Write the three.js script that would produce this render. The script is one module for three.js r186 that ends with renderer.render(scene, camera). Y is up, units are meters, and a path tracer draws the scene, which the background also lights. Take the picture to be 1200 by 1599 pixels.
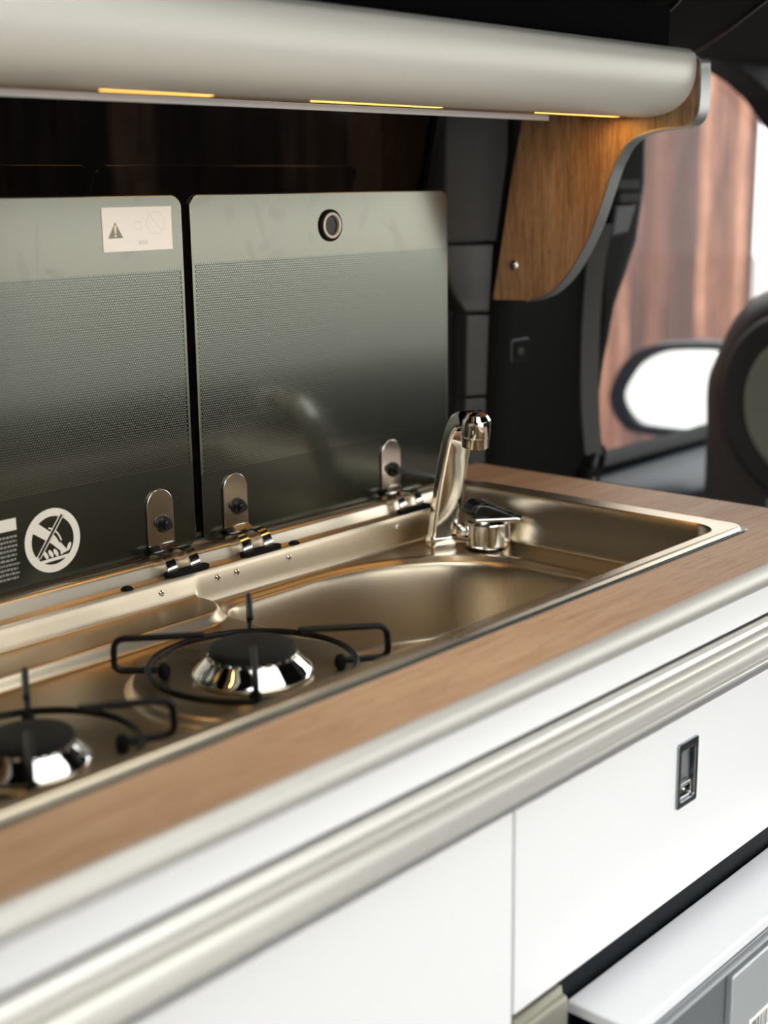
import * as THREE from 'three';
import { mergeGeometries } from 'three/addons/utils/BufferGeometryUtils.js';
import { RoundedBoxGeometry } from 'three/addons/geometries/RoundedBoxGeometry.js';
import { RectAreaLightUniformsLib } from 'three/addons/lights/RectAreaLightUniformsLib.js';

// ---------------------------------------------------------------- camera, sky, exposure
const scene = new THREE.Scene();
const renderer = new THREE.WebGLRenderer({ antialias: true });
renderer.toneMapping = THREE.LinearToneMapping;
renderer.toneMappingExposure = 2.0;
renderer.shadowMap.enabled = true;
RectAreaLightUniformsLib.init();

const camera = new THREE.PerspectiveCamera(41.15, 1200 / 1599, 0.05, 80);
{
  const yaw = THREE.MathUtils.degToRad(47.712), pitch = THREE.MathUtils.degToRad(13.377), roll = THREE.MathUtils.degToRad(-0.78);
  const f0 = new THREE.Vector3(Math.sin(yaw), 0, -Math.cos(yaw)), r0 = new THREE.Vector3(Math.cos(yaw), 0, Math.sin(yaw)), u0 = new THREE.Vector3(0, 1, 0);
  const f = f0.clone().multiplyScalar(Math.cos(pitch)).addScaledVector(u0, -Math.sin(pitch));
  const u = f0.clone().multiplyScalar(Math.sin(pitch)).addScaledVector(u0, Math.cos(pitch));
  const rr = r0.clone().multiplyScalar(Math.cos(roll)).addScaledVector(u, Math.sin(roll));
  const uu = r0.clone().multiplyScalar(-Math.sin(roll)).addScaledVector(u, Math.cos(roll));
  camera.quaternion.setFromRotationMatrix(new THREE.Matrix4().makeBasis(rr, uu, f.clone().negate()));
  camera.position.set(0, 1.26, 0.5825);
}
camera.focus = 1.39;
camera.userData.fStop = 2.8;
scene.add(camera);

// bright, even overcast sky: enters the van through the sliding door and the windows
scene.background = new THREE.Color().setRGB(1.0, 1.0, 0.99);
scene.backgroundIntensity = 2.0;

// ---------------------------------------------------------------- helpers
let seed = 12345;
const rnd = () => { seed = (seed * 1664525 + 1013904223) >>> 0; return seed / 4294967296; };
const taken = new Map();
function numbered(name) {
  const n = taken.get(name) || 0; taken.set(name, n + 1);
  return n ? `${name}_${String(n).padStart(3, '0')}` : name;
}
function thing(name, label, category, [x, y, z] = [0, 0, 0], group) {
  const o = new THREE.Group(); o.name = numbered(name); o.position.set(x, y, z);
  o.userData = { label, category }; if (group) o.userData.group = group;
  scene.add(o); return o;
}
function structure(name, label, category) {
  const o = new THREE.Group(); o.name = name; o.userData = { label, category, kind: 'structure' }; scene.add(o); return o;
}
function part(name, geo, mat, parent, label) {
  const g = Array.isArray(geo) ? (geo.length > 1 ? mergeGeometries(geo.map(clean)) : geo[0]) : geo;
  const m = new THREE.Mesh(g, mat); m.name = name; m.castShadow = m.receiveShadow = true;
  if (label) m.userData.label = label;
  parent.add(m); return m;
}
// smooth normals across edges flatter than the crease angle, at a resolution fit for small parts
function creased(geo, angle = 0.5) {
  const g = geo.index ? geo.toNonIndexed() : geo, p = g.attributes.position, n = p.count, cos = Math.cos(angle), F = [], at = new Map(), key = new Array(n);
  const a = new THREE.Vector3(), b = new THREE.Vector3(), c = new THREE.Vector3();
  for (let i = 0; i < n; i += 3) {
    a.fromBufferAttribute(p, i); b.fromBufferAttribute(p, i + 1); c.fromBufferAttribute(p, i + 2);
    const f = c.sub(b).cross(a.sub(b)), area = f.length(); F.push([f.clone().normalize(), area]);
    for (let k = i; k < i + 3; k++) { const h = `${Math.round(p.getX(k) * 2e5)},${Math.round(p.getY(k) * 2e5)},${Math.round(p.getZ(k) * 2e5)}`; key[k] = h; let l = at.get(h); if (!l) at.set(h, l = []); l.push(i / 3); }
  }
  const out = new Float32Array(n * 3), v = new THREE.Vector3();
  for (let k = 0; k < n; k++) {
    const own = F[Math.floor(k / 3)][0]; v.set(0, 0, 0);
    for (const f of at.get(key[k])) if (F[f][0].dot(own) > cos) v.addScaledVector(F[f][0], F[f][1]);   // weighted by area, so that flats stay flat
    if (v.lengthSq() < 1e-24) v.copy(own); v.normalize(); out.set([v.x, v.y, v.z], 3 * k);
  }
  g.setAttribute('normal', new THREE.BufferAttribute(out, 3)); return g;
}
function clean(g) {
  let q = g.index ? g.toNonIndexed() : g.clone();
  for (const k of Object.keys(q.attributes)) if (!['position', 'normal', 'uv'].includes(k)) q.deleteAttribute(k);
  if (!q.attributes.uv) q.setAttribute('uv', new THREE.Float32BufferAttribute(new Float32Array(q.attributes.position.count * 2), 2));
  if (!q.attributes.normal) q.computeVertexNormals();
  return q;
}
// uv in metres from the dominant axis; grain = 'x' | 'y' | 'z' puts that axis on u
function metreUV(g, grain = 'x') {
  const q = g.index ? g.toNonIndexed() : g;
  const p = q.attributes.position, n = q.attributes.normal, uv = new Float32Array(p.count * 2);
  for (let i = 0; i < p.count; i++) {
    const a = [Math.abs(n.getX(i)), Math.abs(n.getY(i)), Math.abs(n.getZ(i))], c = { x: p.getX(i), y: p.getY(i), z: p.getZ(i) };
    const drop = a[0] >= a[1] && a[0] >= a[2] ? 'x' : a[1] >= a[2] ? 'y' : 'z';
    const left = ['x', 'y', 'z'].filter(k => k !== drop);
    const u = left.includes(grain) ? grain : left[0], v = left.find(k => k !== u);
    uv[2 * i] = c[u]; uv[2 * i + 1] = c[v] + (drop === 'y' ? 0 : 0.37);
  }
  q.setAttribute('uv', new THREE.BufferAttribute(uv, 2)); return q;
}
function box(x0, x1, y0, y1, z0, z1, r = 0.0015, grain = 'x') {
  const w = x1 - x0, h = y1 - y0, d = z1 - z0;
  const g = r > 0 ? new RoundedBoxGeometry(w, h, d, 2, Math.min(r, w / 2.01, h / 2.01, d / 2.01)) : new THREE.BoxGeometry(w, h, d);
  g.translate((x0 + x1) / 2, (y0 + y1) / 2, (z0 + z1) / 2);
  return metreUV(g, grain);
}
// closed profile [z, y] drawn along x
function alongX(pts, x0, x1, crease = 0.7, grain = 'x', bevel = 0) {
  const s = new THREE.Shape(pts.map(([z, y]) => new THREE.Vector2(-z, y)));
  let g = new THREE.ExtrudeGeometry(s, { depth: x1 - x0 - 2 * bevel, bevelEnabled: bevel > 0, bevelSize: bevel, bevelThickness: bevel, bevelOffset: -bevel, bevelSegments: 2, steps: 1, curveSegments: 16 });
  g.rotateY(Math.PI / 2); g.translate(x0 + bevel, 0, 0);
  g = creased(g, crease); return metreUV(g, grain);
}
// closed outline [x, y] drawn along z
function alongZ(shape, z0, z1, bevel = 0, crease = 0.2, grain = 'x') {
  let g = new THREE.ExtrudeGeometry(shape, { depth: z1 - z0 - 2 * bevel, bevelEnabled: bevel > 0, bevelSize: bevel, bevelThickness: bevel, bevelOffset: -bevel, bevelSegments: 3, curveSegments: 20 });
  g.translate(0, 0, z0 + bevel); g = creased(g, crease); return metreUV(g, grain);
}
function roundRect(x0, x1, y0, y1, r, rb = r) {
  const s = new THREE.Shape();
  s.moveTo(x0 + rb, y0); s.lineTo(x1 - rb, y0); s.absarc(x1 - rb, y0 + rb, rb, -Math.PI / 2, 0);
  s.lineTo(x1, y1 - r); s.absarc(x1 - r, y1 - r, r, 0, Math.PI / 2);
  s.lineTo(x0 + r, y1); s.absarc(x0 + r, y1 - r, r, Math.PI / 2, Math.PI);
  s.lineTo(x0, y0 + rb); s.absarc(x0 + rb, y0 + rb, rb, Math.PI, Math.PI * 1.5);
  return s;
}
function smoothPts(pts, n, closed = false) {
  return new THREE.CatmullRomCurve3(pts.map(([a, b]) => new THREE.Vector3(a, b, 0)), closed, 'catmullrom', 0.5).getPoints(n).map(p => [p.x, p.y]);
}
const polyShape = pts => new THREE.Shape(pts.map(p => new THREE.Vector2(p[0], p[1])));
function lathe(pts, seg = 48, crease = 0.5) { return creased(new THREE.LatheGeometry(pts.map(p => new THREE.Vector2(p[0], p[1])), seg), crease); }
function wire(pts, r, corner = 0.006, seg = 10) {       // bent round wire with rounded corners and closed ends
  const v = pts.map(p => new THREE.Vector3(...p)), path = new THREE.CurvePath(); let at = v[0];
  for (let i = 1; i < v.length; i++) {
    if (i === v.length - 1) { path.add(new THREE.LineCurve3(at, v[i])); break; }
    const a = v[i].clone().add(v[i - 1].clone().sub(v[i]).setLength(corner)), b = v[i].clone().add(v[i + 1].clone().sub(v[i]).setLength(corner));
    path.add(new THREE.LineCurve3(at, a)); path.add(new THREE.QuadraticBezierCurve3(a, v[i], b)); at = b;
  }
  const out = [new THREE.TubeGeometry(path, (v.length - 1) * 12, r, seg)];
  for (const e of [v[0], v[v.length - 1]]) out.push(new THREE.SphereGeometry(r, seg, 6).translate(e.x, e.y, e.z));
  return mergeGeometries(out.map(clean));
}

// ---------------------------------------------------------------- procedural textures
function hash(x, y, s) { let h = (x * 374761393 + y * 668265263 + s * 2147483647) | 0; h = Math.imul(h ^ (h >>> 13), 1274126177); h ^= h >>> 16; return (h >>> 0) / 4294967296; }
function vnoise(x, y, px, py, s) {
  const xi = Math.floor(x), yi = Math.floor(y), fx = x - xi, fy = y - yi, u = fx * fx * (3 - 2 * fx), v = fy * fy * (3 - 2 * fy);
  const m = (a, p) => ((a % p) + p) % p;
  const a = hash(m(xi, px), m(yi, py), s), b = hash(m(xi + 1, px), m(yi, py), s), c = hash(m(xi, px), m(yi + 1, py), s), d = hash(m(xi + 1, px), m(yi + 1, py), s);
  return a + (b - a) * u + (c - a) * v + (a - b - c + d) * u * v;
}
function fbm(u, v, fx, fy, oct, s) { let t = 0, a = 0.5, w = 0; for (let k = 0; k < oct; k++) { t += a * vnoise(u * fx, v * fy, fx, fy, s + k); w += a; a *= 0.55; fx *= 2; fy *= 2; } return t / w; }
function texture(w, h, fn, srgb) {
  const d = new Uint8Array(w * h * 4);
  for (let j = 0; j < h; j++) for (let i = 0; i < w; i++) {
    const c = fn((i + 0.5) / w, (j + 0.5) / h), o = (j * w + i) * 4;
    for (let k = 0; k < 3; k++) d[o + k] = Math.max(0, Math.min(255, Array.isArray(c) ? c[k] : c));
    d[o + 3] = 255;
  }
  const t = new THREE.DataTexture(d, w, h); t.wrapS = t.wrapT = THREE.RepeatWrapping; t.magFilter = THREE.LinearFilter; t.minFilter = THREE.LinearFilter;
  if (srgb) t.colorSpace = THREE.SRGBColorSpace; t.needsUpdate = true; return t;
}
function woodTexture(base, dark, size, s, strong = 1) {
  const t = texture(1024, 512, (u, v) => {
    const warp = fbm(u, v, 3, 4, 3, s + 40) * 0.09;
    const broad = fbm(u, v + warp, 2, 9, 4, s), fine = fbm(u, v + warp * 0.6, 10, 110, 3, s + 9), pore = fbm(u, v, 26, 230, 2, s + 17);
    let k = 0.55 * broad + 0.35 * fine; k = (k - 0.28) * 2.1 * strong;
    const line = Math.pow(Math.max(0, 1 - Math.abs(((broad * 9) % 1) - 0.5) * 5), 2) * 0.25 * strong;
    let m = Math.max(0, Math.min(1, k + line + (pore > 0.66 ? 0.28 * strong : 0)));
    return [0, 1, 2].map(c => base[c] + (dark[c] - base[c]) * m);
  }, true);
  t.repeat.set(1 / size, 1 / (size * 0.5)); return t;
}
const grainy = texture(256, 256, (u, v) => 255 * fbm(u, v, 64, 64, 3, 5), false); grainy.repeat.set(12, 12);
const smear = texture(512, 512, (u, v) => 150 + 90 * fbm(u, v, 5, 5, 5, 31), false); smear.repeat.set(2.2, 2.2);

// ---------------------------------------------------------------- materials
const std = o => new THREE.MeshStandardMaterial(o), phys = o => new THREE.MeshPhysicalMaterial(o);
const lin = (r, g, b) => new THREE.Color().setRGB(r, g, b);
const oakTop = woodTexture([202, 166, 132], [152, 114, 84], 0.55, 3, 0.75), oakSide = woodTexture([204, 168, 128], [132, 98, 68], 0.42, 21, 1.1);
const M = {
  worktop: std({ map: oakTop, roughness: 0.5, bumpMap: grainy, bumpScale: 0.0001 }),
  sideWood: std({ map: oakSide, roughness: 0.5 }),
  white: phys({ color: lin(0.84, 0.84, 0.84), roughness: 0.32 }),
  whiteGloss: phys({ color: lin(0.82, 0.83, 0.85), roughness: 0.3 }),
  alu: std({ color: lin(0.68, 0.66, 0.61), metalness: 0.55, roughness: 0.38 }),
  aluSoft: std({ color: lin(0.72, 0.70, 0.63), metalness: 0.2, roughness: 0.42 }),
  lockerAlu: std({ color: lin(0.90, 0.88, 0.79), metalness: 0.2, roughness: 0.4 }),
  edgeAlu: std({ color: lin(0.54, 0.52, 0.48), metalness: 0.6, roughness: 0.5 }),
  band: std({ color: lin(0.42, 0.43, 0.42), metalness: 0.7, roughness: 0.38 }),
  olive: std({ color: lin(0.42, 0.41, 0.33), metalness: 0.6, roughness: 0.4 }),
  steel: std({ color: lin(0.62, 0.535, 0.405), metalness: 1, roughness: 0.42, roughnessMap: smear }),
  bar: std({ color: lin(0.74, 0.66, 0.52), metalness: 1, roughness: 0.3 }),
  chrome: std({ color: lin(0.86, 0.85, 0.83), metalness: 1, roughness: 0.06 }),
  chromeWorn: std({ color: lin(0.72, 0.70, 0.66), metalness: 1, roughness: 0.18, roughnessMap: smear }),
  darkChrome: std({ color: lin(0.32, 0.35, 0.37), metalness: 1, roughness: 0.18 }),
  blackEnamel: phys({ color: lin(0.006, 0.006, 0.006), roughness: 0.35, specularIntensity: 0.4 }),
  burnerCap: phys({ color: lin(0.008, 0.008, 0.0075), roughness: 0.45, specularIntensity: 0.5, bumpMap: grainy, bumpScale: 0.0002 }),
  blackGloss: phys({ color: lin(0.006, 0.007, 0.009), roughness: 0.08, clearcoat: 0.6, clearcoatRoughness: 0.05 }),
  rubber: phys({ color: lin(0.008, 0.0085, 0.009), roughness: 0.65, specularIntensity: 0.15 }),
  teal: phys({ color: lin(0.02, 0.045, 0.05), roughness: 0.25 }),
  bolt: phys({ color: lin(0.01, 0.01, 0.011), roughness: 0.3, specularIntensity: 0.6 }),
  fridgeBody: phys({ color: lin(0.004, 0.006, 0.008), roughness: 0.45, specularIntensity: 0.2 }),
  pillarGrey: phys({ color: lin(0.045, 0.045, 0.043), specularIntensity: 0.4, roughness: 0.8, bumpMap: grainy, bumpScale: 0.0003 }),
  pillarPlastic: phys({ color: lin(0.04, 0.04, 0.035), specularIntensity: 0.5, roughness: 0.5, bumpMap: grainy, bumpScale: 0.0002 }),
  blackPlastic: phys({ color: lin(0.007, 0.007, 0.0067), specularIntensity: 0.25, roughness: 0.5, bumpMap: grainy, bumpScale: 0.0002 }),
  pillarBlack: phys({ color: lin(0.006, 0.006, 0.0057), specularIntensity: 0.15, roughness: 0.75, bumpMap: grainy, bumpScale: 0.0002 }),
  bodyDark: phys({ color: lin(0.015, 0.016, 0.018), specularIntensity: 0.5, roughness: 0.5 }),
  headliner: phys({ color: lin(0.0045, 0.005, 0.0052), specularIntensity: 0.1, roughness: 0.9, bumpMap: grainy, bumpScale: 0.0004 }),
  belt: std({ color: lin(0.09, 0.088, 0.08), roughness: 0.75 }),
  doorTrim: phys({ color: lin(0.012, 0.024, 0.036), roughness: 0.35, specularIntensity: 0.6 }),
  seatLeather: phys({ color: lin(0.03, 0.024, 0.022), roughness: 0.45 }),
  seatShell: std({ color: lin(0.012, 0.012, 0.012), roughness: 0.6 }),
  seatFabric: std({ color: lin(0.15, 0.155, 0.12), roughness: 0.9, bumpMap: grainy, bumpScale: 0.0004 }),
  seatTeal: std({ color: lin(0.12, 0.15, 0.15), roughness: 0.8 }),
  mirrorGlass: std({ color: lin(0.9, 0.92, 0.92), metalness: 1, roughness: 0.02 }),
  mirrorHousing: phys({ color: lin(0.01, 0.016, 0.025), roughness: 0.22, clearcoat: 0.5 }),
  fridgeGrey: std({ color: lin(0.30, 0.32, 0.33), metalness: 0.5, roughness: 0.4 }),
  fridgeDark: std({ color: lin(0.20, 0.215, 0.22), metalness: 0.4, roughness: 0.45 }),
  fridgeLight: std({ color: lin(0.5, 0.53, 0.54), metalness: 0.4, roughness: 0.35 }),
  floor: std({ color: lin(0.16, 0.15, 0.14), roughness: 0.6, roughnessMap: smear }),
  ground: std({ color: lin(0.40, 0.39, 0.37), roughness: 0.95, bumpMap: grainy, bumpScale: 0.004 }),
  tint: phys({ color: lin(0.015, 0.018, 0.017), transmission: 1, roughness: 0.0, thickness: 0, ior: 1.5, specularIntensity: 0.6 }),
  clearPane: phys({ color: lin(0.93, 0.95, 0.94), transmission: 1, roughness: 0.0, thickness: 0, ior: 1.4, specularIntensity: 0.15 }),
  led: std({ color: lin(0.9, 0.6, 0.2), emissive: lin(1.0, 0.50, 0.09), emissiveIntensity: 1.5 }),
  backCoat: phys({ color: lin(0.004, 0.004, 0.004), roughness: 0.3, specularIntensity: 0.5 }),
  cup: phys({ color: lin(0.012, 0.017, 0.019), roughness: 0.65, specularIntensity: 0.5 }),
};

// ================================================================ THE SETTING
const T = 0.9; // worktop height
{ // van shell
  const fl = structure('floor', 'dark grey vinyl floor of the camper van', 'floor');
  part('floor_sheet', box(-1.4, 3.6, -0.05, 0, -0.66, 1.12, 0), M.floor, fl);
  const ce = structure('ceiling', 'black fabric headliner above the overhead locker', 'ceiling');
  { // headliner with the opening of the roof hatch
    const hs = new THREE.Shape([[-1.4, -1.12], [2.16, -1.12], [2.16, 0.66], [-1.4, 0.66]].map(p => new THREE.Vector2(p[0], p[1])));
    hs.holes.push(new THREE.Path(roundRect(0.32, 1.08, -0.42, 0.04, 0.05).getPoints(6)));
    const hg = new THREE.ExtrudeGeometry(hs, { depth: 0.06, bevelEnabled: false }).rotateX(-Math.PI / 2).translate(0, 1.46, 0);
    part('headliner', metreUV(creased(hg, 0.4)), M.headliner, ce);
    const w3 = structure('window_3', 'clear roof hatch above the kitchen aisle', 'window');
    part('pane', metreUV(new THREE.PlaneGeometry(0.78, 0.48).rotateX(-Math.PI / 2).translate(0.70, 1.525, 0.19)), M.clearPane, w3);
  }
  part('front_headliner', box(2.16, 2.35, 1.46, 1.52, -0.66, 1.12, 0), M.headliner, ce);
  const seam = pts => new THREE.TubeGeometry(new THREE.CatmullRomCurve3(pts.map(p => new THREE.Vector3(...p))), 30, 0.0022, 6);
  part('seam', seam([[1.34, 1.459, -0.20], [1.424, 1.459, -0.256], [1.62, 1.459, -0.41], [1.82, 1.459, -0.562], [1.88, 1.459, -0.61]]), M.pillarPlastic, ce);
  part('seam', seam([[1.42, 1.459, -0.13], [1.522, 1.459, -0.205], [1.74, 1.459, -0.365], [1.966, 1.459, -0.539], [2.05, 1.459, -0.6]]), M.pillarPlastic, ce);

  const wl = structure('wall_left', 'dark van side wall behind the kitchen', 'wall');
  part('lower_panel', box(-1.4, 1.66, 0, 0.885, -0.66, -0.56, 0), M.blackPlastic, wl);
  part('upper_panel', box(-1.4, 1.86, 1.425, 1.46, -0.66, -0.56, 0), M.headliner, wl);
  part('rear_panel', box(-1.4, -0.5, 0.885, 1.425, -0.66, -0.56, 0), M.blackPlastic, wl);
  part('pillar_core', box(1.37, 1.64, 0.885, 1.425, -0.66, -0.575, 0), M.blackPlastic, wl);
  const w1 = structure('window_1', 'dark tinted window behind the glass lids', 'window');
  part('pane', metreUV(new THREE.PlaneGeometry(1.87, 0.55).rotateX(0.21).translate(0.435, 1.155, -0.60)), M.tint, w1);
  part('seal', [box(-0.5, 1.37, 0.882, 0.897, -0.67, -0.64), box(-0.006, 0.006, -0.275, 0.275, -0.007, 0.007).rotateX(0.21).translate(1.364, 1.155, -0.60)], M.rubber, w1);

  const wr = structure('wall_right', 'dark van side wall with the open sliding door', 'wall');
  part('rear_panel', box(-1.4, 0.05, 0, 1.46, 1.05, 1.12, 0), M.bodyDark, wr);
  part('pillar', box(1.38, 1.55, 0, 1.46, 1.05, 1.12, 0), M.bodyDark, wr);
  part('front_lower', box(1.55, 3.1, 0, 0.78, 1.05, 1.12, 0), M.bodyDark, wr);
  part('top_rail', [box(1.55, 3.0, 1.27, 1.46, 1.05, 1.12, 0)], M.bodyDark, wr);
  const wb = structure('wall_rear', 'closed dark rear end of the van', 'wall');
  part('panel', box(-1.46, -1.4, 0, 1.46, -0.66, 1.12, 0), M.bodyDark, wb);
  const wf = structure('wall_front', 'dark dashboard bulk below the windscreen', 'wall');
  part('dashboard', box(2.9, 3.5, 0, 0.78, -0.66, 1.12, 0.05), M.blackPlastic, wf);

  // pillar trim panels behind the right lid
  const t1 = structure('trim_1', 'dark grey fabric window pillar trim left of the wooden end panel', 'trim');
  part('upper_panel', alongZ(polyShape([[1.374, 1.19], [1.479, 1.188], [1.514, 1.345], [1.53, 1.425], [1.372, 1.425]]), -0.58, -0.552, 0.004), M.pillarGrey, t1);
  part('corner_panel', alongZ(polyShape(smoothPts([[1.374, 1.187], [1.374, 1.165], [1.39, 1.13], [1.416, 1.10]], 12).concat([[1.4205, 1.0975], [1.47, 1.094], [1.4785, 1.185]])), -0.58, -0.556, 0.004), M.pillarPlastic, t1);
  part('lower_panel', alongZ(polyShape([[1.4215, 1.0945], [1.469, 1.091], [1.4635, 0.982], [1.419, 0.9855]]), -0.58, -0.556, 0.003), M.pillarPlastic, t1);
  part('foot_panel', alongZ(polyShape([[1.419, 0.9825], [1.4635, 0.979], [1.462, 0.88], [1.41, 0.88]]), -0.58, -0.556, 0.003), M.pillarPlastic, t1);

  // door pillar between kitchen and front door
  const t2 = structure('trim_2', 'black plastic door pillar trim below the wooden end panel', 'trim');
  const outline = [[1.464, 0.78], [1.71, 0.76], [1.725, 0.86], [1.755, 1.0], [1.78, 1.077], [1.835, 1.17], [1.855, 1.26], [1.853, 1.315], [1.86, 1.40], [1.86, 1.459], [1.49, 1.459], [1.49, 1.30], [1.466, 1.10]];
  part('pillar_cover', alongZ(polyShape(outline), -0.62, -0.545, 0.03, 0.9), M.pillarBlack, t2);
  part('switch_recess', alongZ(roundRect(1.502, 1.545, 1.02, 1.055, 0.005), -0.547, -0.5435, 0.001), M.blackGloss, t2);
  part('switch', box(1.512, 1.526, 1.033, 1.043, -0.545, -0.539, 0.002), M.pillarGrey, t2);
  // black frame curving down round the front door window
  const t3 = structure('trim_3', 'black curved frame round the front door window', 'trim');
  const up = smoothPts([[1.80, 1.452], [2.0, 1.461], [2.142, 1.457], [2.197, 1.4497], [2.266, 1.434], [2.315, 1.417], [2.366, 1.3945], [2.55, 1.28], [2.75, 1.10], [2.95, 0.86]], 60);
  const low = up.slice().reverse().map(([x, y]) => [x + 0.05, y + 0.07]);
  part('window_frame', alongZ(polyShape(up.concat(low)), -0.66, -0.60, 0.006, 0.9), M.rubber, t3);

  const d1 = structure('door_1', 'blue-grey front door panel below the side window', 'door');
  part('door_panel', alongX([[-0.68, 0], [-0.60, 0], [-0.60, 0.66], [-0.575, 0.70], [-0.565, 0.735], [-0.575, 0.765], [-0.60, 0.785], [-0.62, 0.80], [-0.64, 0.815], [-0.68, 0.815]], 1.70, 3.0, 0.9), M.doorTrim, d1);
  part('sill_strip', alongX([[-0.655, 0.813], [-0.615, 0.806], [-0.612, 0.815], [-0.63, 0.826], [-0.655, 0.826]], 1.70, 2.95, 0.6), M.rubber, d1);
  part('arm_rest', alongX([[-0.61, 0.66], [-0.55, 0.67], [-0.54, 0.69], [-0.555, 0.705], [-0.61, 0.70]], 2.0, 2.7, 0.9), M.blackPlastic, d1);
  const w2 = structure('window_2', 'clear front side window facing the timber wall', 'window');
  const ws = polyShape([[1.72, 0.81], [2.95, 0.81], [2.93, 0.9], [2.75, 1.11], [2.55, 1.29], [2.36, 1.41], [2.2, 1.455], [1.72, 1.455]]);
  part('pane', metreUV(new THREE.ShapeGeometry(ws).translate(0, 0, -0.645)), M.clearPane, w2);

  // outside: ground and timber wall of separate weathered boards
  const gr = structure('ground', 'pale gravel yard around the van', 'ground');
  part('yard', metreUV(new THREE.PlaneGeometry(60, 60).rotateX(-Math.PI / 2).translate(0, -0.42, 0)), M.ground, gr);
  const wo = structure('wall_outside', 'weathered reddish timber wall of upright boards beside the van', 'wall');
  const tones = [[[180, 130, 106], [92, 60, 50]], [[158, 110, 90], [78, 50, 44]], [[192, 142, 116], [106, 70, 56]], [[130, 90, 78], [66, 44, 40]]].map((c, i) => {
    const t = woodTexture(c[0], c[1], 1.2, 60 + 7 * i, 2.1); return std({ map: t, roughness: 0.85 });
  });
  part('backing', box(-2.5, 5.82, -0.4, 2.2, -2.5, -2.44, 0), std({ color: lin(0.06, 0.04, 0.035), roughness: 0.9 }), wo);
  for (let x = -2.5; x < 5.75;) {
    const w = 0.12 + 0.05 * rnd(), x1 = Math.min(5.83, x + w), dz = 0.012 * rnd();
    part('plank', box(x + 0.003, x1 - 0.003, -0.4, 2.2 + 0.02 * rnd(), -2.44, -2.412 + dz, 0.004, 'y'), tones[Math.floor(rnd() * 4)], wo);
    x = x1;
  }
}

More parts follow.
